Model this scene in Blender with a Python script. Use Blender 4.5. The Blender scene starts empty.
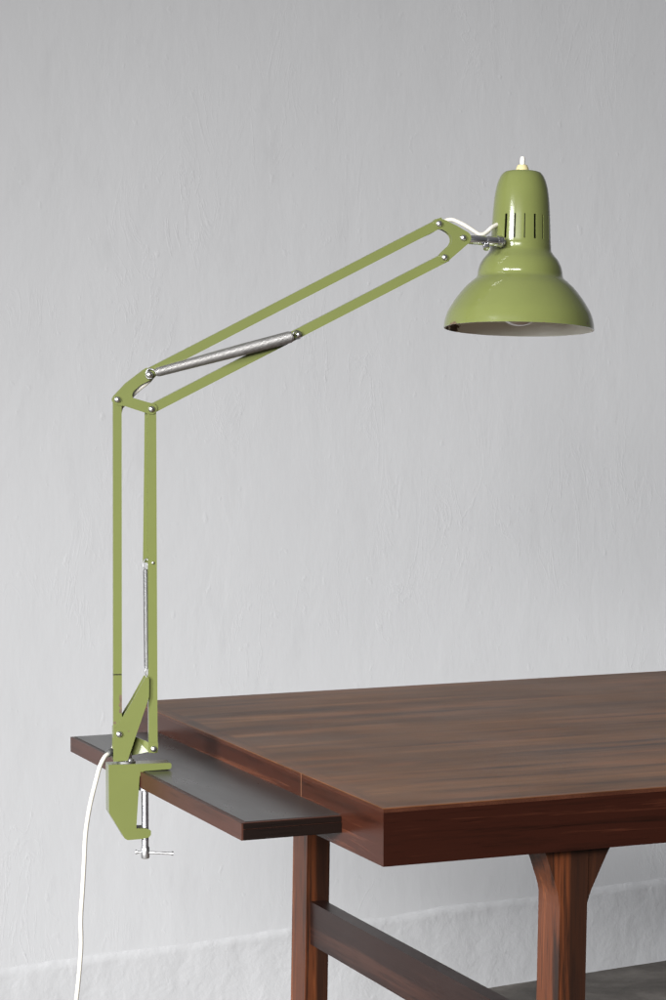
import bpy, bmesh, math, random
from mathutils import Vector, Matrix, noise
random.seed(7)
SC = bpy.context.scene
COL = SC.collection
PI = math.pi

# ------------------------------------------------------------------ camera numbers
F, PITCH = 2600.0, 0.06670835          # focal length in pixels of a 666x1000 frame, downward pitch
TABLE_H = 0.72
CAM_H = TABLE_H + 0.451269
CP, SP = math.cos(PITCH), math.sin(PITCH)
CAM = Vector((0, 0, CAM_H))

def ray(x, y):
    cx, cy = (x - 333) / F, (500 - y) / F
    return Vector((cx, CP + SP * cy, -SP + CP * cy))

# ------------------------------------------------------------------ node helpers
def new_mat(name):
    m = bpy.data.materials.new(name); m.use_nodes = True
    nt = m.node_tree; nt.nodes.clear()
    out = nt.nodes.new('ShaderNodeOutputMaterial')
    p = nt.nodes.new('ShaderNodeBsdfPrincipled')
    nt.links.new(p.outputs[0], out.inputs[0])
    return m, nt, p

def node(nt, typ, **kw):
    n = nt.nodes.new(typ)
    for k, v in kw.items(): setattr(n, k, v)
    return n

def link(nt, a, b): nt.links.new(a, b)

def mapping(nt, src, scale, loc=(0, 0, 0), rot=(0, 0, 0)):
    mp = node(nt, 'ShaderNodeMapping')
    mp.inputs['Scale'].default_value = scale; mp.inputs['Location'].default_value = loc
    mp.inputs['Rotation'].default_value = rot
    link(nt, src, mp.inputs[0]); return mp.outputs[0]

def noise_tex(nt, vec, scale, detail=4, rough=0.55, dist=0.0):
    n = node(nt, 'ShaderNodeTexNoise')
    n.inputs['Scale'].default_value = scale; n.inputs['Detail'].default_value = detail
    n.inputs['Roughness'].default_value = rough; n.inputs['Distortion'].default_value = dist
    link(nt, vec, n.inputs['Vector']); return n.outputs['Fac']

def ramp(nt, fac, stops, interp='LINEAR'):
    r = node(nt, 'ShaderNodeValToRGB'); cr = r.color_ramp; cr.interpolation = interp
    while len(cr.elements) < len(stops): cr.elements.new(0.5)
    for e, (p, c) in zip(cr.elements, stops):
        e.position = p; e.color = c if len(c) == 4 else (*c, 1)
    link(nt, fac, r.inputs[0]); return r.outputs[0]

def math_n(nt, op, a, b=None, c=None, clamp=False):
    n = node(nt, 'ShaderNodeMath', operation=op); n.use_clamp = clamp
    for i, v in enumerate((a, b, c)):
        if v is None: continue
        if isinstance(v, (int, float)): n.inputs[i].default_value = v
        else: link(nt, v, n.inputs[i])
    return n.outputs[0]

def mix(nt, fac, a, b, blend='MIX'):
    n = node(nt, 'ShaderNodeMix', data_type='RGBA', blend_type=blend)
    def put(s, v):
        if isinstance(v, (tuple, list)): s.default_value = v if len(v) == 4 else (*v, 1)
        elif isinstance(v, (int, float)): s.default_value = v
        else: link(nt, v, s)
    put(n.inputs[0], fac); put(n.inputs[6], a); put(n.inputs[7], b)
    return n.outputs[2]

def bump(nt, p, height, strength, dist, prev=None):
    b = node(nt, 'ShaderNodeBump'); b.inputs['Strength'].default_value = strength
    b.inputs['Distance'].default_value = dist
    link(nt, height, b.inputs['Height'])
    if prev is not None: link(nt, prev, b.inputs['Normal'])
    link(nt, b.outputs[0], p.inputs['Normal']); return b.outputs[0]

def obj_coord(nt):
    return node(nt, 'ShaderNodeTexCoord').outputs['Object']

# ------------------------------------------------------------------ materials
def plaster(name, col, lumpy):
    m, nt, p = new_mat(name)
    co = obj_coord(nt)
    big = noise_tex(nt, mapping(nt, co, (1.2, 1.2, 0.9)), 1.6, 3)
    dirt = noise_tex(nt, mapping(nt, co, (9, 9, 3)), 2.2, 6, .65)
    c = mix(nt, big, tuple(v * .95 for v in col), tuple(min(v * 1.04, .85) for v in col))
    c = mix(nt, ramp(nt, dirt, [(.55, (0, 0, 0)), (.8, (.35, .35, .35))]), c, tuple(v * .82 for v in col))
    link(nt, c, p.inputs['Base Color'])
    p.inputs['Roughness'].default_value = .62
    p.inputs['Specular IOR Level'].default_value = .3
    nrm = None
    if lumpy:
        h1 = noise_tex(nt, co, 26, 5, .55, .3)
        nrm = bump(nt, p, h1, .24, .007)
        h2 = noise_tex(nt, co, 85, 3, .5)
        nrm = bump(nt, p, h2, .20, .002, nrm)
        pim = ramp(nt, noise_tex(nt, co, 40, 3, .5), [(.60, (0, 0, 0)), (.74, (1, 1, 1))])
        nrm = bump(nt, p, pim, .13, .002, nrm)
    else:
        # lumps under the paint, short vertical brush drags, specks and a few thin dribbles
        h0 = noise_tex(nt, mapping(nt, co, (1, 1, .55)), 9, 4, .55, .3)
        nrm = bump(nt, p, h0, .15, .010)
        h1 = noise_tex(nt, mapping(nt, co, (52, 52, 13)), 1.0, 5, .62, .5)
        nrm = bump(nt, p, h1, .044, .004, nrm)
        h2 = noise_tex(nt, mapping(nt, co, (130, 130, 42)), 1.0, 4, .6)
        nrm = bump(nt, p, h2, .062, .002, nrm)
        v = noise_tex(nt, mapping(nt, co, (15, 15, 4.5)), 1.0, 6, .62, 1.2)
        ridge = math_n(nt, 'SUBTRACT', 1.0, math_n(nt, 'MULTIPLY', math_n(nt, 'ABSOLUTE', math_n(nt, 'SUBTRACT', v, .5)), 48.0), clamp=True)
        patch = ramp(nt, noise_tex(nt, mapping(nt, co, (1, 1, .7)), 4.5, 2), [(.50, (0, 0, 0)), (.75, (1, 1, 1))])
        ridge = math_n(nt, 'MULTIPLY', ridge, patch)
        nrm = bump(nt, p, ridge, .15, .003, nrm)
        pim = ramp(nt, noise_tex(nt, mapping(nt, co, (1, 1, .8)), 48, 3, .5), [(.66, (0, 0, 0)), (.78, (1, 1, 1))])
        nrm = bump(nt, p, pim, .15, .002, nrm)
    return m

def wood(name, axis, dark, mid, light, rough=.34, freq=1.0, lip=None, joint=None, spec=.5, bands=1.0, veneer=None, ior=1.35, shade_u=None):
    """rosewood with the grain along one local axis; lip = a solid-wood border round the top, joint = v of a pale spline"""
    m, nt, p = new_mat(name)
    co = obj_coord(nt)
    def grain(ax):
        sc = [22 * freq] * 3; sc[ax] = 1.1 * freq
        wob = noise_tex(nt, mapping(nt, co, tuple(.12 * q for q in sc)), 1.0, 3, .5, .6)
        vec = node(nt, 'ShaderNodeVectorMath', operation='ADD')
        link(nt, mapping(nt, co, tuple(sc)), vec.inputs[0])
        comb = node(nt, 'ShaderNodeCombineXYZ')
        for i in range(3):
            if i != ax: link(nt, math_n(nt, 'MULTIPLY', wob, 5.0), comb.inputs[i])
        link(nt, comb.outputs[0], vec.inputs[1])
        g1 = noise_tex(nt, vec.outputs[0], .55, 6, .62, .25)
        g2 = noise_tex(nt, mapping(nt, co, tuple((q * 7 if i != ax else q * 3.5) for i, q in enumerate(sc))), 1.0, 4, .6)
        f = math_n(nt, 'ADD', math_n(nt, 'MULTIPLY', g1, .8), math_n(nt, 'MULTIPLY', g2, .2))
        return math_n(nt, 'MULTIPLY_ADD', math_n(nt, 'SUBTRACT', f, .5), bands * 1.9, .5, clamp=True), g2
    f, g2 = grain(axis)
    if lip:
        W, lw = lip
        sep = node(nt, 'ShaderNodeSeparateXYZ'); link(nt, co, sep.inputs[0])
        f2, _ = grain(1)
        endm = math_n(nt, 'LESS_THAN', sep.outputs[0], math_n(nt, 'MINIMUM', lw, sep.outputs[1]))     # mitred at the corner
        f = math_n(nt, 'ADD', math_n(nt, 'MULTIPLY', f, math_n(nt, 'SUBTRACT', 1.0, endm)), math_n(nt, 'MULTIPLY', f2, endm))
    stops = lambda d, m_, l: [(.12, d), (.42, m_), (.62, m_), (.88, l)]
    c = ramp(nt, f, stops(dark, mid, light))
    if shade_u:      # shade of the legs' front faces painted in, its edge wandering with the grain
        sp = node(nt, 'ShaderNodeSeparateXYZ'); link(nt, co, sp.inputs[0])
        pos = math_n(nt, 'MULTIPLY_ADD', noise_tex(nt, mapping(nt, co, (9, 9, 2.2)), 1.0, 3), .010, sp.outputs[0])
        hm = math_n(nt, 'GREATER_THAN', pos, shade_u)
        sm = node(nt, 'ShaderNodeMapRange'); sm.inputs[1].default_value = shade_u - .001; sm.inputs[2].default_value = shade_u + .003; link(nt, pos, sm.inputs[0])
        c = mix(nt, math_n(nt, 'MULTIPLY', sm.outputs[0], .88), c, tuple(v * .8 for v in dark))
    if lip:
        d = math_n(nt, 'MINIMUM', sep.outputs[0], sep.outputs[1])
        d = math_n(nt, 'MINIMUM', d, math_n(nt, 'SUBTRACT', W, sep.outputs[1]))
        ven = math_n(nt, 'GREATER_THAN', sep.outputs[2], TABLE_H - .0008)
        c = mix(nt, endm, c, ramp(nt, f, stops((.013, .0045, .003), (.034, .0105, .006), (.080, .027, .014))))   # redder, brighter end board: the light on this end is put into its colour
        vc = ramp(nt, f, stops(*veneer))
        # the veneer is patchy: olive-dark and fox-red cloudings drawn out along the grain, faded by sun here and there
        pa = ramp(nt, noise_tex(nt, mapping(nt, co, (3.2, 15, 15)), 1.0, 4, .55, .5), [(.44, (0, 0, 0)), (.62, (1, 1, 1))])
        vc = mix(nt, math_n(nt, 'MULTIPLY', pa, .55), vc, tuple(v * .42 for v in veneer[1]))
        pb = ramp(nt, noise_tex(nt, mapping(nt, co, (5, 40, 40), (7, 3, 1)), 1.0, 4, .55, .4), [(.52, (0, 0, 0)), (.66, (1, 1, 1))])
        vc = mix(nt, math_n(nt, 'MULTIPLY', pb, .40), vc, (veneer[2][0] * .95, veneer[2][1] * .78, veneer[2][2] * .7))
        c = mix(nt, ven, c, vc)
    # fine open pores
    pores = ramp(nt, noise_tex(nt, mapping(nt, co, tuple((420 if i != axis else 14) for i in range(3))), 1.0, 2),
                 [(.60, (0, 0, 0)), (.70, (1, 1, 1))])
    c = mix(nt, math_n(nt, 'MULTIPLY', pores, .45), c, tuple(v * .5 for v in dark))
    if lip:
        line = math_n(nt, 'LESS_THAN', math_n(nt, 'ABSOLUTE', math_n(nt, 'SUBTRACT', d, lw)), .0007)
        c = mix(nt, math_n(nt, 'MULTIPLY', line, .55), c, tuple(min(1, v * 2.2) for v in light))
        # pale edge: wear, and the rounded rim's highlight painted into the colour
        edge = math_n(nt, 'LESS_THAN', math_n(nt, 'ABSOLUTE', math_n(nt, 'SUBTRACT', d, .0030)), .0030)
        edge = math_n(nt, 'MULTIPLY', edge, math_n(nt, 'GREATER_THAN', sep.outputs[2], TABLE_H - .0045))
        wear_glint = ramp(nt, noise_tex(nt, mapping(nt, co, (14, 14, 14)), 1.0, 4), [(.30, (.25, .25, .25)), (.6, (1, 1, 1))])
        c = mix(nt, math_n(nt, 'MULTIPLY', math_n(nt, 'MULTIPLY', edge, wear_glint), .45), c, (.15, .058, .032))
        if joint:
            jl = math_n(nt, 'LESS_THAN', math_n(nt, 'ABSOLUTE', math_n(nt, 'SUBTRACT', sep.outputs[1], joint)), .0013)
            jl = math_n(nt, 'MULTIPLY', jl, math_n(nt, 'LESS_THAN', sep.outputs[0], .006))
            c = mix(nt, math_n(nt, 'MULTIPLY', jl, .28), c, (.26, .13, .07))
    link(nt, c, p.inputs['Base Color'])
    rr = noise_tex(nt, mapping(nt, co, (6, 6, 6)), 1.0, 5, .6)
    rgh = math_n(nt, 'MULTIPLY_ADD', rr, .18, rough - .09)
    if lip: rgh = math_n(nt, 'SUBTRACT', rgh, math_n(nt, 'MULTIPLY', math_n(nt, 'SUBTRACT', 1.0, ven), .14))
    link(nt, rgh, p.inputs['Roughness'])
    p.inputs['Specular IOR Level'].default_value = spec; p.inputs['IOR'].default_value = ior
    if lip: link(nt, math_n(nt, 'MULTIPLY_ADD', math_n(nt, 'SUBTRACT', 1.0, ven), .03, ior), p.inputs['IOR'])
    bump(nt, p, g2, .10, .0012)
    return m

def paint(name, col, chips=(), line_z=None, rough=.22):
    """glossy enamel; chips = (centre, radius) of rusty knocks, line_z = height of a dark joint"""
    m, nt, p = new_mat(name)
    co = obj_coord(nt)
    n1 = noise_tex(nt, co, 30, 4)
    c = mix(nt, n1, tuple(v * .93 for v in col), tuple(v * 1.06 for v in col))
    # tiny specks of wear
    sp = ramp(nt, noise_tex(nt, co, 260, 2), [(.74, (0, 0, 0)), (.78, (1, 1, 1))])
    sp2 = ramp(nt, noise_tex(nt, co, 23, 2), [(.55, (0, 0, 0)), (.62, (1, 1, 1))])
    c = mix(nt, math_n(nt, 'MULTIPLY', math_n(nt, 'MULTIPLY', sp, sp2), .5), c, (.09, .085, .03))
    rg = rough
    if chips:
        tot = None
        wob = noise_tex(nt, co, 420, 4, .6)
        for (cc, r, sq) in chips:
            dv = node(nt, 'ShaderNodeVectorMath', operation='SUBTRACT'); link(nt, co, dv.inputs[0]); dv.inputs[1].default_value = cc
            sv = node(nt, 'ShaderNodeVectorMath', operation='MULTIPLY'); link(nt, dv.outputs[0], sv.inputs[0]); sv.inputs[1].default_value = sq
            ln = node(nt, 'ShaderNodeVectorMath', operation='LENGTH'); link(nt, sv.outputs[0], ln.inputs[0])
            k = math_n(nt, 'LESS_THAN', math_n(nt, 'MULTIPLY_ADD', math_n(nt, 'SUBTRACT', wob, .5), r * 2.4, ln.outputs['Value']), r)
            tot = k if tot is None else math_n(nt, 'MAXIMUM', tot, k)
        rust = ramp(nt, noise_tex(nt, co, 300, 4), [(.3, (.055, .036, .020)), (.7, (.12, .078, .045))])
        c = mix(nt, tot, c, rust)
        rg = math_n(nt, 'MULTIPLY_ADD', tot, .5, rough)
    if line_z is not None:
        sep = node(nt, 'ShaderNodeSeparateXYZ'); link(nt, co, sep.inputs[0])
        k = math_n(nt, 'LESS_THAN', math_n(nt, 'ABSOLUTE', math_n(nt, 'SUBTRACT', sep.outputs[2], line_z)), .0007)
        c = mix(nt, k, c, (.03, .03, .015))
    link(nt, c, p.inputs['Base Color'])
    if isinstance(rg, float): p.inputs['Roughness'].default_value = rg
    else: link(nt, rg, p.inputs['Roughness'])
    p.inputs['Coat Weight'].default_value = .25
    p.inputs['Coat Roughness'].default_value = .14
    ob = noise_tex(nt, co, 90, 3)
    bump(nt, p, ob, .006, .0006)
    return m

def metal(name, col, rough, scratch=0.0):
    m, nt, p = new_mat(name)
    co = obj_coord(nt)
    n1 = noise_tex(nt, co, 140, 4)
    link(nt, mix(nt, n1, tuple(v * .82 for v in col), col), p.inputs['Base Color'])
    p.inputs['Metallic'].default_value = 1
    link(nt, math_n(nt, 'MULTIPLY_ADD', n1, .14, rough - .07), p.inputs['Roughness'])
    return m

def plain(name, col, rough, spec=.5, n=40):
    m, nt, p = new_mat(name)
    co = obj_coord(nt)
    n1 = noise_tex(nt, co, n, 4)
    link(nt, mix(nt, n1, tuple(v * .9 for v in col), tuple(min(1, v * 1.06) for v in col)), p.inputs['Base Color'])
    p.inputs['Roughness'].default_value = rough
    p.inputs['Specular IOR Level'].default_value = spec
    return m

# ------------------------------------------------------------------ mesh helpers
def obj(name, bm, mat, parent=None, smooth=35, loc=None, rotz=0):
    bmesh.ops.recalc_face_normals(bm, faces=bm.faces)
    me = bpy.data.meshes.new(name); bm.to_mesh(me); bm.free()
    for mm in (mat if isinstance(mat, (list, tuple)) else [mat]): me.materials.append(mm)
    if smooth:
        for f in me.polygons: f.use_smooth = True
        me.set_sharp_from_angle(angle=math.radians(smooth))
    o = bpy.data.objects.new(name, me); COL.objects.link(o)
    if parent: o.parent = parent
    if loc is not None: o.location = loc
    o.rotation_euler[2] = rotz
    return o

def tag(o, label=None, cat=None, group=None, kind=None):
    for k, v in (('label', label), ('category', cat), ('group', group), ('kind', kind)):
        if v: o[k] = v
    return o

def thing(name, label, cat, loc, rotz=0):
    o = bpy.data.objects.new(name, None); COL.objects.link(o)
    o.empty_display_size = .05
    o.location = loc; o.rotation_euler = (0, 0, rotz)
    return tag(o, label, cat)

def bevel_all(bm, w, seg=2, angle=30):
    es = [e for e in bm.edges if len(e.link_faces) == 2 and e.calc_face_angle(0) > math.radians(angle)]
    bmesh.ops.bevel(bm, geom=es, offset=w, segments=seg, profile=.5, affect='EDGES', clamp_overlap=True)

def box(bm, lo, hi):
    vs = [bm.verts.new((x, y, z)) for x in (lo[0], hi[0]) for y in (lo[1], hi[1]) for z in (lo[2], hi[2])]
    for q in ((0, 1, 3, 2), (4, 6, 7, 5), (0, 4, 5, 1), (2, 3, 7, 6), (0, 2, 6, 4), (1, 5, 7, 3)):
        bm.faces.new([vs[i] for i in q])
    return vs

def prism(bm, front, back):
    a = [bm.verts.new(p) for p in front]; b = [bm.verts.new(p) for p in back]
    bm.faces.new(a); bm.faces.new(b[::-1])
    n = len(a)
    for i in range(n):
        bm.faces.new((a[i], b[i], b[(i + 1) % n], a[(i + 1) % n]))

def frame_of(d):
    d = d.normalized()
    up = Vector((0, 0, 1)) if abs(d.z) < .9 else Vector((1, 0, 0))
    s = d.cross(up).normalized(); t = s.cross(d).normalized()
    return s, t

def sweep(bm, pts, rad, n=8, cap=True):
    """a round tube along pts with a parallel-transported frame"""
    rings = []; s = None
    for i, p in enumerate(pts):
        d = (pts[min(i + 1, len(pts) - 1)] - pts[max(i - 1, 0)]).normalized()
        if s is None: s, t = frame_of(d)
        else:
            s = (s - d * s.dot(d)).normalized(); t = s.cross(d)
        r = rad[i] if isinstance(rad, (list, tuple)) else rad
        rings.append([bm.verts.new(p + (s * math.cos(2 * PI * k / n) + t * math.sin(2 * PI * k / n)) * r) for k in range(n)])
    for a, b in zip(rings, rings[1:]):
        for k in range(n): bm.faces.new((a[k], a[(k + 1) % n], b[(k + 1) % n], b[k]))
    if cap: bm.faces.new(rings[0][::-1]); bm.faces.new(rings[-1])

def smooth_path(pts, sub=8):
    out = []
    P = [pts[0] * 2 - pts[1]] + list(pts) + [pts[-1] * 2 - pts[-2]]
    for i in range(1, len(P) - 2):
        a, b, c, d = P[i - 1:i + 3]
        for k in range(sub):
            t = k / sub
            out.append(.5 * ((2 * b) + (c - a) * t + (2 * a - 5 * b + 4 * c - d) * t * t + (3 * b - a - 3 * c + d) * t ** 3))
    out.append(pts[-1]); return out

def lathe(bm, prof, centre, axis, n=24, closed_ends=True):
    """prof = (radius, distance along axis) pairs"""
    s, t = frame_of(axis); ax = axis.normalized(); rings = []
    for r, h in prof:
        if r < 1e-6: rings.append([bm.verts.new(centre + ax * h)])
        else: rings.append([bm.verts.new(centre + ax * h + (s * math.cos(2 * PI * k / n) + t * math.sin(2 * PI * k / n)) * r) for k in range(n)])
    for a, b in zip(rings, rings[1:]):
        for k in range(n):
            k2 = (k + 1) % n
            if len(a) == 1 and len(b) == 1: continue
            if len(a) == 1: bm.faces.new((a[0], b[k2], b[k]))
            elif len(b) == 1: bm.faces.new((a[k], a[k2], b[0]))
            else: bm.faces.new((a[k], a[k2], b[k2], b[k]))
    if closed_ends:
        for rg in (rings[0], rings[-1]):
            if len(rg) > 2: bm.faces.new(rg)

# ------------------------------------------------------------------ palette
GREEN = (.124, .141, .044)
M_wall = plaster('white_wall_plaster', (.622, .628, .642), False)
M_plinth = plaster('white_plinth_plaster', (.598, .603, .616), True)
M_top = wood('rosewood_top', 0, (.008, .003, .002), (.016, .0046, .0028), (.042, .013, .007), .38, 4.4, lip=(.753264, .017), joint=.2085, bands=1.35, spec=.5, ior=1.18,
             veneer=((.024, .011, .006), (.108, .048, .0185), (.185, .084, .033)))
M_leg = wood('rosewood_leg', 2, (.012, .005, .003), (.070, .020, .007), (.170, .053, .018), .38, 4.2, bands=1.8, shade_u=.2110)
M_rail = wood('rosewood_rail', 1, (.005, .0025, .002), (.014, .0055, .004), (.036, .014, .009), .40, 2.0, bands=1.3)
M_leaf = wood('rosewood_leaf', 1, (.012, .005, .0035), (.046, .017, .011), (.095, .035, .020), .40, 2.0, bands=1.2)
M_leafend = wood('dark_leaf_end', 0, (.004, .0028, .0024), (.007, .0042, .0034), (.014, .007, .005), .26, 1.3)
M_black = plain('black_laminate', (.029, .0275, .027), .28, .6, 60)
_nt = M_black.node_tree; _p = [n_ for n_ in _nt.nodes if n_.type == 'BSDF_PRINCIPLED'][0]; _co = obj_coord(_nt)
_w = noise_tex(_nt, mapping(_nt, _co, (30, 9, 30)), 1.0, 6, .65)
link(_nt, math_n(_nt, 'MULTIPLY_ADD', _w, .14, .22), _p.inputs['Roughness'])
_s = ramp(_nt, noise_tex(_nt, mapping(_nt, _co, (160, 40, 160)), 1.0, 3), [(.66, (0, 0, 0)), (.72, (1, 1, 1))])
bump(_nt, _p, _s, .015, .0004)
M_paint = paint('green_enamel', GREEN)
M_chrome = metal('chrome', (.72, .72, .74), .16)
M_zinc = metal('bright_zinc', (.80, .80, .82), .36)
M_clip = metal('worn_chrome', (.60, .60, .63), .30)
M_rivet = metal('steel_rivet', (.72, .72, .70), .30)
M_spring = metal('steel_spring', (.44, .43, .42), .55)
M_spring2 = metal('bright_spring', (.33, .33, .33), .5)
M_washer = metal('dull_zinc', (.45, .45, .45), .45)
M_cord = plain('ivory_cord', (.60, .575, .515), .45)
M_cream = plain('cream_plastic', (.52, .45, .24), .38)
M_white = plain('white_plastic', (.68, .66, .61), .35)
M_bakelite = plain('dark_bakelite', (.014, .012, .010), .4)
M_inner = plain('white_enamel_inside', (.72, .69, .62), .42)

# concrete floor
M_floor, nt, p = new_mat('concrete_floor')
co = obj_coord(nt)
a = noise_tex(nt, co, 5, 7, .65, .4); b = noise_tex(nt, co, 38, 5, .6)
c = ramp(nt, a, [(.34, (.045, .039, .033)), (.5, (.105, .092, .080)), (.66, (.21, .19, .17))])
c = mix(nt, math_n(nt, 'MULTIPLY', b, .45), c, (.07, .063, .055))
link(nt, c, p.inputs['Base Color']); p.inputs['Roughness'].default_value = .7
bump(nt, p, b, .3, .004)

# glass bulb
M_bulb, nt, p = new_mat('pearl_bulb_glass')
p.inputs['Base Color'].default_value = (.85, .84, .80, 1); p.inputs['Roughness'].default_value = .12
p.inputs['Coat Weight'].default_value = .6

# ------------------------------------------------------------------ setting: floor, wall
bm = bmesh.new(); box(bm, (-9, -4, -.1), (9, 12, 0))
tag(obj('floor', bm, M_floor, smooth=0), kind='structure')

WY = math.atan(.589)
W0 = Vector((0, 4.382, 0))                      # a point of the plinth face
wall = thing('wall', 'white painted plaster wall with brushed texture and a low lumpy plinth', 'wall', W0, WY)
wall['kind'] = 'structure'
bm = bmesh.new()
box(bm, (-5, .0026, 0), (5, .25, 3.2))
obj('wall_face', bm, M_wall, wall, smooth=0)
# plinth: proud of the wall, with a hand-trowelled wavy top edge
bm = bmesh.new()
nx = 520; xs = [-2.2 + 4.6 * i / nx for i in range(nx + 1)]
prof = [(0.0, 0), (0.0, .035), (0, .07), (0, .10), (0, .125), (0, .138), (-.0002, .1420), (.0005, .1465), (.0016, .1520), (.0050, .1590)]
grid = []
for x in xs:
    rowv = []
    for i, (y, z) in enumerate(prof):
        n1 = noise.noise(Vector((x * 9, z * 16, 1.7))) * .0016 + noise.noise(Vector((x * 26, z * 30, 5.1))) * .0009
        zz = z + (noise.noise(Vector((x * 6, 0, 9))) * .0022 + noise.noise(Vector((x * 24, 0, 3))) * .0018) * (1 if i >= 4 else i / 4)
        rowv.append(bm.verts.new((x, y + (n1 if i < 9 else 0), zz)))
    grid.append(rowv)
for a_, b_ in zip(grid, grid[1:]):
    for i in range(len(prof) - 1): bm.faces.new((a_[i], b_[i], b_[i + 1], a_[i + 1]))
obj('plinth', bm, M_plinth, wall, smooth=60)

# ------------------------------------------------------------------ table
YAW = .39199380
TO = Vector((.0473452, 2.415, 0))
TW, TT, TL = .753264, .0558, 1.55
LA, LV0, LV1, LZ, LT = .10367, .103084, .671725, .0241016, .0177772
U = Vector((math.cos(YAW), math.sin(YAW), 0)); V = Vector((-math.sin(YAW), math.cos(YAW), 0))
table = thing('writing_table', 'dark rosewood table with a pull-out black leaf at its end, lamp clamped on', 'table', TO, YAW)
bm = bmesh.new(); box(bm, (0, 0, TABLE_H - TT), (TL, TW, TABLE_H)); bevel_all(bm, .0062, 6)
obj('tabletop', bm, M_top, table)
# pull-out leaf with black laminate let into it
bm = bmesh.new()
z1 = TABLE_H - LZ
box(bm, (-LA, LV0, z1 - LT), (.25, LV1, z1 - .0006)); bevel_all(bm, .0016, 2)
leaf = obj('pull_out_leaf', bm, M_leaf, table)
bm = bmesh.new(); box(bm, (-LA + .005, LV0 + .003, z1 - .004), (.2, LV1 - .003, z1)); bevel_all(bm, .0004, 1)
obj('laminate_surface', bm, M_black, leaf)
bm = bmesh.new()
box(bm, (-LA + .0016, LV0 - .0022, z1 - LT + .0005), (-.0004, LV0 + .004, z1 - LT + .0105))
box(bm, (-LA + .0016, LV0 - .0012, z1 - LT + .0112), (-.0004, LV0 + .004, z1 - .0012)); bevel_all(bm, .0005, 1)
obj('end_strip', bm, M_leafend, leaf)
# legs: straight posts with a wedge either side under the top
LEGU, LEGV = .030, .046
SPLAY = .017
def leg(u, v, sgn):
    bm = bmesh.new()
    zt = TABLE_H - TT + .0005; pts = []
    def sk(uu, z): return u + uu - sgn * SPLAY * (zt - z) if True else 0
    lo = [(sk(0, 0), v, 0), (sk(LEGU, 0), v, 0), (sk(LEGU, 0), v + LEGV, 0), (sk(0, 0), v + LEGV, 0)]
    hi = [(u, v, zt), (u + LEGU, v, zt), (u + LEGU, v + LEGV, zt), (u, v + LEGV, zt)]
    prism(bm, lo, hi); bevel_all(bm, .002, 2)
    o = obj('leg', bm, M_leg, table)
    for a0, a1, dz in ((0, -.018, .050), (LEGU, LEGU + .027, .056)):
        bm = bmesh.new()
        q = lambda f, h: (u + a0 + (a1 - a0) * f - sgn * SPLAY * h, zt - h)
        tri = [(u + a0, zt), (u + a1, zt), q(.97, .003), q(.80, dz * .20), q(.50, dz * .50), q(.22, dz * .78), q(.12, dz * .90), q(.04, dz * 1.04), q(0, dz * 1.22)]
        prism(bm, [(x, v + .0015, z) for x, z in tri], [(x, v + LEGV - .0015, z) for x, z in tri])
        obj('bracket', bm, M_leg, o, smooth=20)
U0, VF, VB = .198, .020, .680
for u_, s_ in ((U0, 1), (TL - U0 - LEGU, -1)):
    leg(u_, VF, s_); leg(u_, VB, s_)
    bm = bmesh.new()
    ze = TABLE_H - .246
    off = -s_ * SPLAY * (TABLE_H - TT - ze)
    box(bm, (u_ + .005 + off, VF + LEGV - .002, ze - .0525), (u_ + .0235 + off, VB + .002, ze)); bevel_all(bm, .0015, 2)
    obj('stretcher', bm, M_rail, table)

# ------------------------------------------------------------------ lamp: its arms lie in one upright plane over the leaf edge
LP0 = TO - U * (LA + .012) + V * .425            # foot of the lamp on plan
PSI = math.radians(9)                            # the arm plane is turned a little away on the right
PN = Vector((-math.sin(PSI), math.cos(PSI), 0))  # plane normal, pointing away from the viewer
lamp = thing('desk_lamp', 'olive green jointed desk lamp clamped to the black leaf of the wooden table', 'lamp',
             (LP0.x, LP0.y, z1))
LB = Vector((LP0.x, LP0.y, z1))

def L(x, y, d=0.0):
    """point of the arm plane (offset d behind it), in lamp coordinates"""
    r = ray(x, y)
    t = (LP0 - CAM).dot(PN) / r.dot(PN)
    return CAM + r * t + PN * d - LB

PX = LP0.y / F                                   # metres per pixel at the lamp

def plate(name, pts, d0, d1, mat, bev=.0012, parent=None):
    bm = bmesh.new()
    prism(bm, [L(x, y, d0) for x, y in pts], [L(x, y, d1) for x, y in pts])
    if bev: bevel_all(bm, bev, 3, 40)
    return obj(name, bm, mat, parent or lamp)

def bar_pts(p, q, w, ext=0.0):
    p = Vector(p); q = Vector(q); d = (q - p).normalized(); n = Vector((-d.y, d.x)) * w / 2
    p = p - d * ext; q = q + d * ext
    return [tuple(p + n), tuple(q + n), tuple(q - n), tuple(p - n)]

def arc(cx, cy, r, a0, a1, n=6):
    return [(cx + r * math.cos(math.radians(a0 + (a1 - a0) * i / n)), cy + r * math.sin(math.radians(a0 + (a1 - a0) * i / n))) for i in range(n + 1)]

def rivet(x, y, d, r=3.3, parent=None):
    bm = bmesh.new(); R = r * PX
    prof = [(R, 0)] + [(R * math.cos(t), .0006 + R * .75 * math.sin(t)) for t in [PI / 2 * i / 6 for i in range(6)]] + [(0, .0006 + R * .75)]
    lathe(bm, prof, L(x, y, d), -PN, 20)
    obj('rivet', bm, M_rivet, parent or lamp, smooth=60)

D = .0048                                        # half depth of the square arm tubes
M_bar1 = paint('green_enamel_chipped', GREEN, line_z=L(117, 674).z,
               chips=[(tuple(L(121.0, 704 + 6 * k, -D + .001)), .0023, (1, .4, .55)) for k in range(-1, 2)]
               + [(tuple(L(114.5, 722, -D)), .0014, (1, .5, 1)), (tuple(L(113.2, 737, -D)), .0012, (.6, .5, 1))])
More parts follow.
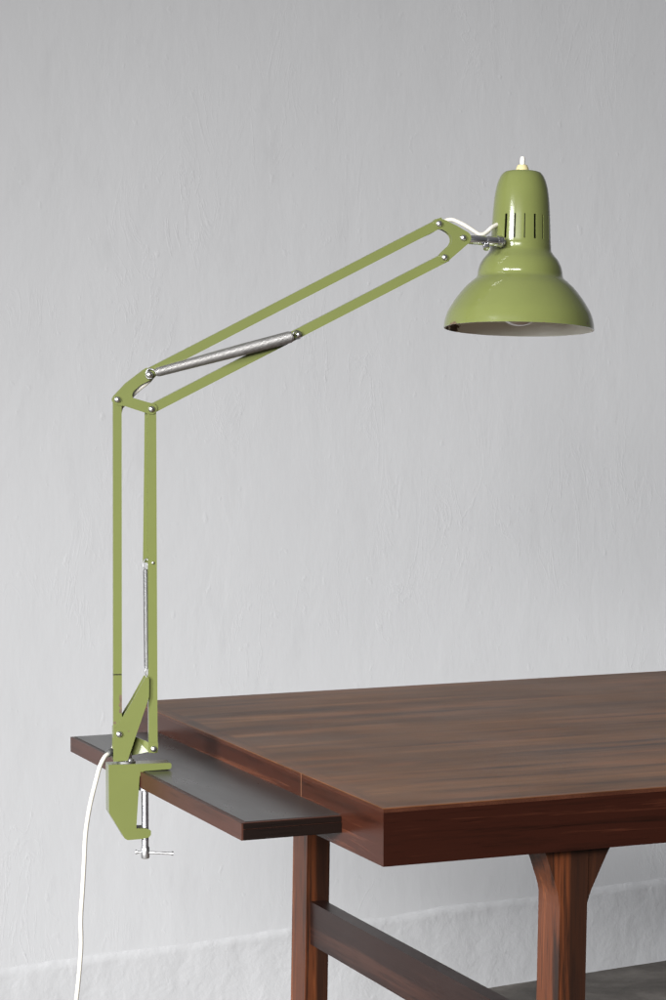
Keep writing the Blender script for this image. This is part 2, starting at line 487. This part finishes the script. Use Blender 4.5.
# lower arm
lower_rear = plate('lower_arm_bar', bar_pts((117, 400), (117.3, 735), 8.6, 3), -D, D, M_bar1)
lower_front = plate('lower_arm_bar', bar_pts((151.4, 408), (152.8, 748), 8.9, 4), -D, D, M_paint)
plate('spring_strap', [(145.2, 411), (148.4, 411), (148.8, 563), (143.4, 563)], .0052, .0072, M_paint, .0003, lower_front)
# upper arm
upper_top = plate('upper_arm_bar', bar_pts((148.5, 373), (438, 224), 9.4, 5), -D, D, M_paint)
upper_bottom = plate('upper_arm_bar', bar_pts((151, 409), (443, 258.5), 9.4, 4), -D, D, M_paint)
# elbow and wrist plates, one on each side of the tubes
elbow = [(125.5, 383.4)] + arc(148, 374, 6.2, -135, 70, 7) + [(140, 385), (133, 391.2), (131.6, 394.5), (132.2, 397.6)] + \
        [(149, 402.6)] + arc(151.2, 408.6, 5.6, -60, 110, 6) + [(144, 412.4), (124.6, 406.0), (121, 405.6)] + arc(117.2, 399.8, 5.2, 80, 232, 7)
wrist = arc(438, 224, 5.4, 110, 280, 6) + [(444.5, 220.4), (456, 226)] + arc(463.5, 238.2, 6.6, -60, 45, 5) + [(446.6, 261.6)] + \
        arc(443, 258, 4.9, 55, 215, 5) + [(444.5, 249.6), (448.6, 246.0), (450.6, 242.2), (450.8, 239), (449.6, 235.8), (446, 232.4), (441, 229.6)]
for nm, poly, rv, dd in (('elbow_plate', elbow, [(117, 399.4), (148, 374), (151, 409)], .0062), ('wrist_plate', wrist, [(438, 224), (462, 238), (443.5, 257.5)], .0062)):
    f = plate(nm, poly, -dd, -D + .0001, M_paint, .0006)
    plate(nm, poly, D - .0001, dd, M_paint, .0005)
    for x, y in rv: rivet(x, y, -dd, 3.3, f)
# base bracket: folded plate with a tab to the front bar
base_poly = [(112.8, 727), (115.4, 726.4), (131.4, 700.5), (144.4, 677), (147, 675.6), (148.6, 678), (148.4, 696), (140, 721), (134.4, 737), (127.8, 757.2), (127, 759.5), (112.8, 760.4)]
M_base = paint('green_enamel_base', GREEN, chips=[(tuple(L(128, 730, -.0085)), .0008, (1, .5, 1))])
bb = plate('base_bracket', base_poly, -.0085, -.0062, M_base, .0006)
plate('base_bracket_back', base_poly, .0085, .0108, M_paint, .0006, bb)
bm = bmesh.new()                                  # tab bent back from the plate to the pivot of the front bar
A_, B_, C_, D_ = L(134.6, 737.0, .0062), L(148.2, 741.8, -.0030), L(148.2, 751.4, -.0030), L(127.0, 757.4, .0062)
o2 = PN * .0022
prism(bm, [A_, B_, C_, D_], [v + o2 for v in (A_, B_, C_, D_)]); bevel_all(bm, .0005, 2)
obj('bracket_tab', bm, M_paint, bb)
plate('pivot_lug', arc(153, 747.6, 4.6, 0, 180, 8) + [(147.6, 741.5), (157.5, 741.5)], -.0062, -D + .0001, M_paint, .0004, bb)
rivet(118.6, 733, -.0085, 3.3, bb); rivet(153.2, 748, -.0062, 3.2, bb)
rivet(152.6, 562.5, -D, 1.5, lower_front)
# springs
def coil(name, p, q, r0, r1, wire, turns, mat, n=14, parent=None):
    bm = bmesh.new(); d = q - p; s, t = frame_of(d); pts = []
    N = int(turns * n)
    for i in range(N + 1):
        f = i / N; a = 2 * PI * turns * f
        r = r0 + (r1 - r0) * min(1, f * 1.6)
        r *= min(1, .72 + 14 * min(f, 1 - f))
        pts.append(p + d * f + (s * math.cos(a) + t * math.sin(a)) * r)
    sweep(bm, pts, wire, 6)
    return obj(name, bm, mat, parent or lamp, smooth=80)
def hook(pts, parent, w=.0009, mat=None):
    bm = bmesh.new(); sweep(bm, smooth_path(pts, 6), w, 8)
    obj('hook', bm, mat or M_spring2, parent, smooth=80)
sd = -.0125
sp1 = coil('upper_spring', L(154.5, 372.5, sd), L(291, 336.2, sd), .0045, .0060, .00064, 120, M_spring, 14)
hook([L(155, 372, sd), L(152, 369.5, sd), L(148, 369, sd + .004), L(145.5, 373, sd + .005), L(147, 378, sd + .005), L(151.5, 378, sd + .004)], sp1)
hook([L(290, 336, sd), L(293, 331.8, sd), L(297, 331, sd + .004), L(300, 334, sd + .005), L(298.5, 338, sd + .005), L(294, 338.5, sd + .004)], sp1)
rivet(297.2, 334.5, -.0085, 2.9, upper_bottom)
bm = bmesh.new(); lathe(bm, [(.0024, 0), (.0024, .0045)], L(297.2, 334.5, -.0042), -PN, 14); obj('spring_pin', bm, M_rivet, upper_bottom)
bm = bmesh.new(); lathe(bm, [(.0036, -.0002), (.0036, .0018), (.0030, .0024), (.0024, .0024), (.0024, .0095)], L(148.4, 374.2, -.0062), -PN, 16); obj('spring_pin', bm, M_rivet, upper_top)
rivet(148.2, 374.4, -.0155, 3.3, upper_top)
sp2 = coil('lower_spring', L(146.0, 569.5, .001), L(147.0, 668, .001), .0027, .0027, .00045, 120, M_spring2)
hook([L(146, 570, .001), L(143.8, 567, .001), L(144, 562, .002), L(146.5, 559, .003), L(148.2, 562, .002), L(147.4, 566, .001)], sp2, .0007)
hook([L(147.5, 668, .001), L(145.5, 671, .001), L(146, 676, .001), L(148.5, 679, 0), L(150, 675, 0), L(148.2, 671, 0)], sp2, .0007)

# clamp: a C casting in the plane square to the leaf edge
CYAW = math.radians(14)
CU, CV = Vector((math.cos(CYAW), math.sin(CYAW), 0)), Vector((-math.sin(CYAW), math.cos(CYAW), 0))
def K(u, z, v): return (CU * u + CV * v + Vector((0, 0, z)))      # clamp frame: u from lamp foot inwards, z from leaf top
ew = .012                                       # lamp foot to leaf edge
prof = [(-.0205, .0085), (.046, .0080), (.0475, .0068), (.0475, .0030), (.046, .0012), (.0185, .0003), (ew + .0030, -.0012), (ew + .0008, -.006),
        (ew - .0030, -.0650), (.0185, -.0655), (.0225, -.0665), (.0250, -.0690), (.0250, -.0735), (.0225, -.0765), (.0175, -.0778), (-.0005, -.0785), (-.0035, -.0765), (-.0195, -.0465), (-.0205, -.044)]
prof = [(u, z if z > -.03 else -.03 + (z + .03) * .90) for u, z in prof]
bm = bmesh.new()
cw = .0100
prism(bm, [K(u, z, -cw) for u, z in prof], [K(u, z, cw) for u, z in prof]); bevel_all(bm, .0030, 4, 25)
clamp = obj('clamp', bm, M_paint, lamp, smooth=40)
# clamp screw with tommy bar
sc_u = .0195
bm = bmesh.new()
pr = [(.0034, -.0955), (.0040, -.0948)]
z = -.0940
while z < -.022:
    pr += [(.0040, z), (.0034, z + .0006)]; z += .0013
pr += [(.0040, -.0215), (.0068, -.0212), (.0068, -.0182), (.004, -.0180)]
lathe(bm, pr, K(sc_u, 0, -.0045), Vector((0, 0, 1)), 18)
scr = obj('clamp_screw', bm, M_zinc, clamp, smooth=30)
bm = bmesh.new()
c0 = K(sc_u, -.0890, -.0045); hd = (Vector((.995, .05, -.05))).normalized()
pr = [(0, -.0108), (.0021, -.0106), (.0022, -.0088), (.0014, -.0082), (.0014, .0276), (.0022, .0282), (.0022, .0302), (0, .0305)]
lathe(bm, pr, c0, hd, 14); obj('tommy_bar', bm, M_zinc, scr, smooth=40)
bm = bmesh.new(); lathe(bm, [(.0042, -.0062), (.0047, -.0054), (.0047, .0052), (.0041, .0062)], K(sc_u, -.0890, -.0045), Vector((0, 0, 1)), 18)
obj('screw_head', bm, M_zinc, scr, smooth=40)
# swivel washer and pin under the bracket
bm = bmesh.new(); lathe(bm, [(.0098, .0078), (.0102, .0086), (.0102, .0104), (.0090, .0110), (.0062, .0110), (.0062, .0185)], K(.000, 0, 0), Vector((0, 0, 1)), 28)
obj('swivel_washer', bm, M_washer, clamp, smooth=40)
bm = bmesh.new(); lathe(bm, [(.0032, 0), (.0032, .004), (.0022, .0048), (0, .0048)], L(129.5, 760.5, -.002), Vector((.6, -.8, .1)), 12)
obj('set_screw', bm, M_washer, clamp, smooth=40)

# ------------------------------------------------------------------ shade (turned metal), tipped a little towards the viewer
tilt = math.radians(5.6); roll = math.radians(1.4)
AX = Vector((math.sin(roll), math.sin(tilt) * math.cos(roll), math.cos(tilt) * math.cos(roll))).normalized()   # axis, upwards
RIM_D = .021
SCp = L(523.2, 329.2, RIM_D)
SX = (SCp + LB - CAM).length / F                 # metres per pixel at the shade
prof_px = [(75.0, 0), (74.7, 2.0), (73.8, 8), (71.8, 15), (68.8, 21), (64.5, 28), (59.5, 35), (53.6, 42), (48.2, 47), (44.6, 50), (43.0, 52), (42.3, 54), (42.2, 56),
           (41.6, 59.5), (40.2, 64), (37.6, 69), (34.4, 73), (32.0, 76), (30.9, 77.8), (30.4, 79.6), (30.2, 84), (29.8, 88.0), (28.7, 112.5), (27.6, 128), (26.3, 138), (24.8, 145), (22.9, 150.5), (21.0, 154.2),
           (19.4, 156.2), (17.6, 157.5), (14.0, 158.2), (8, 158.4), (3.0, 158.4)]
KZ = .995
def dense(pr, sub=5):
    """the turned profile as a smooth curve through its points; the slot band keeps its two rings"""
    out = []
    for i in range(len(pr) - 1):
        a, b, c, d = pr[max(i - 1, 0)], pr[i], pr[i + 1], pr[min(i + 2, len(pr) - 1)]
        n_ = 1 if b == (29.8, 88.0) else sub
        for k in range(n_):
            t = k / n_
            out.append(tuple(.5 * (2 * b[j] + (c[j] - a[j]) * t + (2 * a[j] - 5 * b[j] + 4 * c[j] - d[j]) * t * t + (3 * b[j] - a[j] - 3 * c[j] + d[j]) * t ** 3) for j in (0, 1)) if k else b)
    return out + [pr[-1]]
prof_px = dense(prof_px)
rs = [(r * SX, z * SX * KZ) for r, z in prof_px]
# reference direction: towards the viewer, square to the axis
toward = Vector((0, -1, 0)); toward = (toward - AX * toward.dot(AX)).normalized()
right = toward.cross(AX) * -1
if right.x < 0: right = -right
slots = [math.radians(-35.4 + 19.8 * i) for i in range(12)]
hw = math.radians(2.5)
angs = []
base = [2 * PI * i / 96 - PI for i in range(96)]
sl = []
for s_ in slots:
    s2 = (s_ + PI) % (2 * PI) - PI
    sl += [s2 - hw, s2 + hw]
for b_ in base:
    if all(abs((b_ - x + PI) % (2 * PI) - PI) > math.radians(1.2) for x in sl): angs.append((b_, False))
for i in range(0, len(sl), 2): angs += [(sl[i], True), (sl[i + 1], False)]
angs.sort()
bm = bmesh.new(); rings = []
for r, h in rs:
    rings.append([bm.verts.new(SCp + AX * h + (toward * math.cos(a_) + right * math.sin(a_)) * r) for a_, _ in angs])
zi0 = prof_px.index((29.8, 88.0))
n = len(angs)
for i in range(len(rings) - 1):
    for k in range(n):
        if i == zi0 and angs[k][1]: continue
        bm.faces.new((rings[i][k], rings[i][(k + 1) % n], rings[i + 1][(k + 1) % n], rings[i + 1][k]))
bm.faces.new(rings[-1])
bmesh.ops.recalc_face_normals(bm, faces=bm.faces)
outer = list(bm.faces)
# inner skin
th = .0010
bm.normal_update()
vmap = {v: bm.verts.new(v.co - v.normal * th) for v in list(bm.verts)}
edges_b = [e for e in bm.edges if len(e.link_faces) == 1]
for f in outer:
    nf = bm.faces.new([vmap[v] for v in f.verts][::-1]); nf.material_index = 1
for e in edges_b:
    a_, b_ = e.verts
    nf = bm.faces.new((a_, b_, vmap[b_], vmap[a_])); nf.material_index = 0
rimv = lambda ang, h, r: tuple(SCp + AX * h + (toward * math.cos(ang) + right * math.sin(ang)) * r)
M_shade = paint('green_enamel_shade', GREEN, rough=.14, chips=[(rimv(math.radians(-62), -.001, 74.2 * SX), .0040, (.42, .42, 1.15)), (rimv(math.radians(60), .004, 74.6 * SX), .0013, (1, 1, 1)),
              (rimv(math.radians(-47), .03, 60 * SX), .0008, (1, 1, 1)), (rimv(math.radians(15), .0, 74.8 * SX), .0007, (.4, .4, 1))])
M_inshade = paint('white_enamel_inside_shade', (.86, .86, .76), rough=.42, chips=[(rimv(math.radians(-121), .004, 73.0 * SX), .0062, (.6, .6, 1.0)), (rimv(math.radians(-108), .001, 73.6 * SX), .0030, (.5, .5, 1))])
shade = obj('lamp_shade', bm, [M_shade, M_inshade], lamp, smooth=38)
# rust on the inside of the rim, where the enamel has gone
# switch on the crown
top = SCp + AX * (158.4 * SX * KZ)
bm = bmesh.new(); lathe(bm, [(6.9 * SX, -.001), (6.7 * SX, .0016), (5.9 * SX, .0045), (4.9 * SX, .0066), (4.2 * SX, .0072), (2.6 * SX, .0074)], top, AX, 28)
sw = obj('switch_collar', bm, M_cream, shade, smooth=50)
bm = bmesh.new(); lathe(bm, [(2.1 * SX, .006), (2.4 * SX, .0085), (2.5 * SX, .013), (2.2 * SX, .0155), (1.2 * SX, .0165), (0, .0167)], top, AX, 18)
obj('switch_button', bm, M_white, sw, smooth=60)
# socket and bulb inside
bm = bmesh.new(); lathe(bm, [(.016, .058), (.0235, .066), (.0250, .080), (.0250, .140), (.014, .150)], SCp, AX, 24); sock = obj('bulb_socket', bm, M_bakelite, shade, smooth=40)
bm = bmesh.new()
pr = [(0, .0035)] + [(.0285 * math.sin(t), .032 - .0285 * math.cos(t)) for t in [PI * i / 12 * .72 for i in range(1, 13)]] + [(.0165, .056), (.0135, .066)]
lathe(bm, pr, SCp + AX * .0, AX, 32); obj('bulb', bm, M_bulb, sock, smooth=60)
# chrome neck, thumbscrew and clip on the shade
na, nb = L(464.5, 239.2, 0), L(501.5, 241.8, -.004)
bm = bmesh.new(); ln = (nb - na).length
lathe(bm, [(4.6 * PX, 0), (4.9 * PX, .001), (4.9 * PX, ln * .52), (4.4 * PX, ln * .54), (4.4 * PX, ln * .60), (5.0 * PX, ln * .62), (5.0 * PX, ln * .86), (4.2 * PX, ln * .9), (4.2 * PX, ln * 1.0)], na, nb - na, 24)
neck = obj('chrome_neck', bm, M_chrome, lamp, smooth=35)
cl = (nb - na).normalized()
bm = bmesh.new()
lathe(bm, [(4.6 * PX, -.0046), (5.7 * PX, -.0040), (5.9 * PX, .0005), (5.7 * PX, .0022), (4.4 * PX, .0032), (3.2 * PX, .0034), (3.0 * PX, .0052), (0, .0056)], nb - cl * .0022 + Vector((0, .002, 0)), cl + Vector((0, .35, -.1)), 8)
obj('neck_clip', bm, M_clip, neck, smooth=20)
bm = bmesh.new()
kd = Vector((.1, -.55, -.8))
lathe(bm, [(.0022, 0), (.0022, .004), (.0036, .0045), (.0040, .0062), (.0036, .0086), (.0018, .0095), (0, .0096)], L(485, 242.5, -.003), kd, 16)
ks = obj('thumbscrew', bm, M_chrome, neck, smooth=40)

# ------------------------------------------------------------------ flex: floor, base, behind the bars, along the arm and into the shade
bk = .0100
down = [L(x, y, d) for x, y, d in ((74, 1000, -.03), (77, 972, -.03), (79.4, 940, -.03), (79.2, 912, -.03), (81, 884, -.029), (82.6, 858, -.026), (84.5, 830, -.02), (89, 803, -.016), (95.5, 778, -.012), (99.5, 765, -.008), (104.5, 756.4, -.004), (110.5, 752.6, .0035))]
down = [L(x, y, -.03) for x, y in ((66, 1560), (67, 1450), (69, 1330), (70.5, 1220), (71, 1130), (71.5, 1060), (72.6, 1025))] + down
d0_ = down[0]
flo = [Vector((d0_.x + a_, d0_.y + b_, -z1 + c_)) for a_, b_, c_ in ((-.50, .30, .0026), (-.36, .20, .0026), (-.22, .06, .0026), (-.12, -.01, .0026), (-.05, -.02, .004))]
flo = [v for v in flo] + [d0_ + Vector((-.016, -.004, -.030))]
path = flo + down + [L(x, y, d) for x, y, d in ((115.5, 745, bk + .004), (118, 700, bk), (117.6, 560, bk), (118, 440, bk), (120.6, 412, bk), (125, 404.0, bk - .001), (133.0, 395.2, .005), (140.0, 388.2, 0), (148.5, 381.6, .001), (158, 372.5, bk), (180, 358.5, bk), (240, 328, bk), (340, 277, bk), (415, 239.5, bk), (434, 230.2, bk), (443, 222.8, bk), (452.5, 219.4, .009), (463, 223.2, .008), (473, 229.3, .007), (480, 233.8, .007), (485, 234.0, .008), (489.5, 231.4, .011), (494, 227.6, .014), (501, 224, .020))]
bm = bmesh.new(); sweep(bm, smooth_path(path, 8), .00235, 10)
obj('flex_cord', bm, M_cord, lamp, smooth=80)
bm = bmesh.new(); lathe(bm, [(.0036, 0), (.0042, .002), (.0042, .006), (.0032, .008)], L(107.2, 754.4, .001), (L(112, 751.6, .005) - L(107.2, 754.4, .001)), 16)
obj('cord_grommet', bm, M_washer, lamp, smooth=40)

# ------------------------------------------------------------------ light: one tall window off to the left, soft room light
def area(name, loc, aim, sx, sy, power, col):
    l = bpy.data.lights.new(name, 'AREA'); l.shape = 'RECTANGLE'; l.size = sx; l.size_y = sy; l.energy = power; l.color = col
    o = bpy.data.objects.new(name, l); COL.objects.link(o); o.location = loc
    d = Vector(aim) - Vector(loc); o.rotation_euler = d.to_track_quat('-Z', 'Y').to_euler()
    return o
wl = area('window_light', (-5.94, -3.83, 2.6), (1.5, 2.6, -.9), 2.0, 3.4, 153, (.97, .98, 1.0))
wl.data.spread = math.radians(47)

rl = area('room_light', (-1.2, -2.0, 2.2), (1.15, 4.2, -.9), 2.2, .9, 88, (1.0, .99, .975))
rl.data.spread = math.radians(70)

w = bpy.data.worlds.new('World'); SC.world = w; w.use_nodes = True
nt = w.node_tree; bg = nt.nodes['Background']
tc = node(nt, 'ShaderNodeTexCoord'); sep = node(nt, 'ShaderNodeSeparateXYZ'); link(nt, tc.outputs['Generated'], sep.inputs[0])
up = ramp(nt, math_n(nt, 'MULTIPLY_ADD', sep.outputs[2], .5, .5), [(.30, (.32, .31, .30)), (.52, (.85, .87, .90)), (.9, (1, 1, 1))])
sd_ = ramp(nt, math_n(nt, 'MULTIPLY_ADD', sep.outputs[0], .5, .5), [(.0, (1.0, 1.0, 1.0)), (.5, (.78, .78, .78)), (1, (.32, .32, .32))])
fr = ramp(nt, math_n(nt, 'MULTIPLY_ADD', sep.outputs[1], .5, .5), [(.0, (.45, .45, .46)), (.5, (1, 1, 1))])
sk = mix(nt, 1.0, mix(nt, 1.0, up, sd_, 'MULTIPLY'), fr, 'MULTIPLY')
link(nt, sk, bg.inputs[0]); bg.inputs[1].default_value = .34

# ------------------------------------------------------------------ camera
cam = bpy.data.cameras.new('camera'); co_ = bpy.data.objects.new('camera', cam); COL.objects.link(co_)
cam.sensor_fit = 'VERTICAL'; cam.lens = 50; cam.sensor_height = 50 * 1000 / F; cam.sensor_width = cam.sensor_height * .666
cam.clip_start = .05; cam.clip_end = 60
co_.location = CAM; co_.rotation_euler = (PI / 2 - PITCH, 0, 0)
SC.camera = co_
vs = SC.view_settings; vs.view_transform = 'Standard'; vs.look = 'None'; vs.exposure = 0; vs.gamma = 1
SC.cycles.use_denoising = True
SC.cycles.caustics_reflective = False
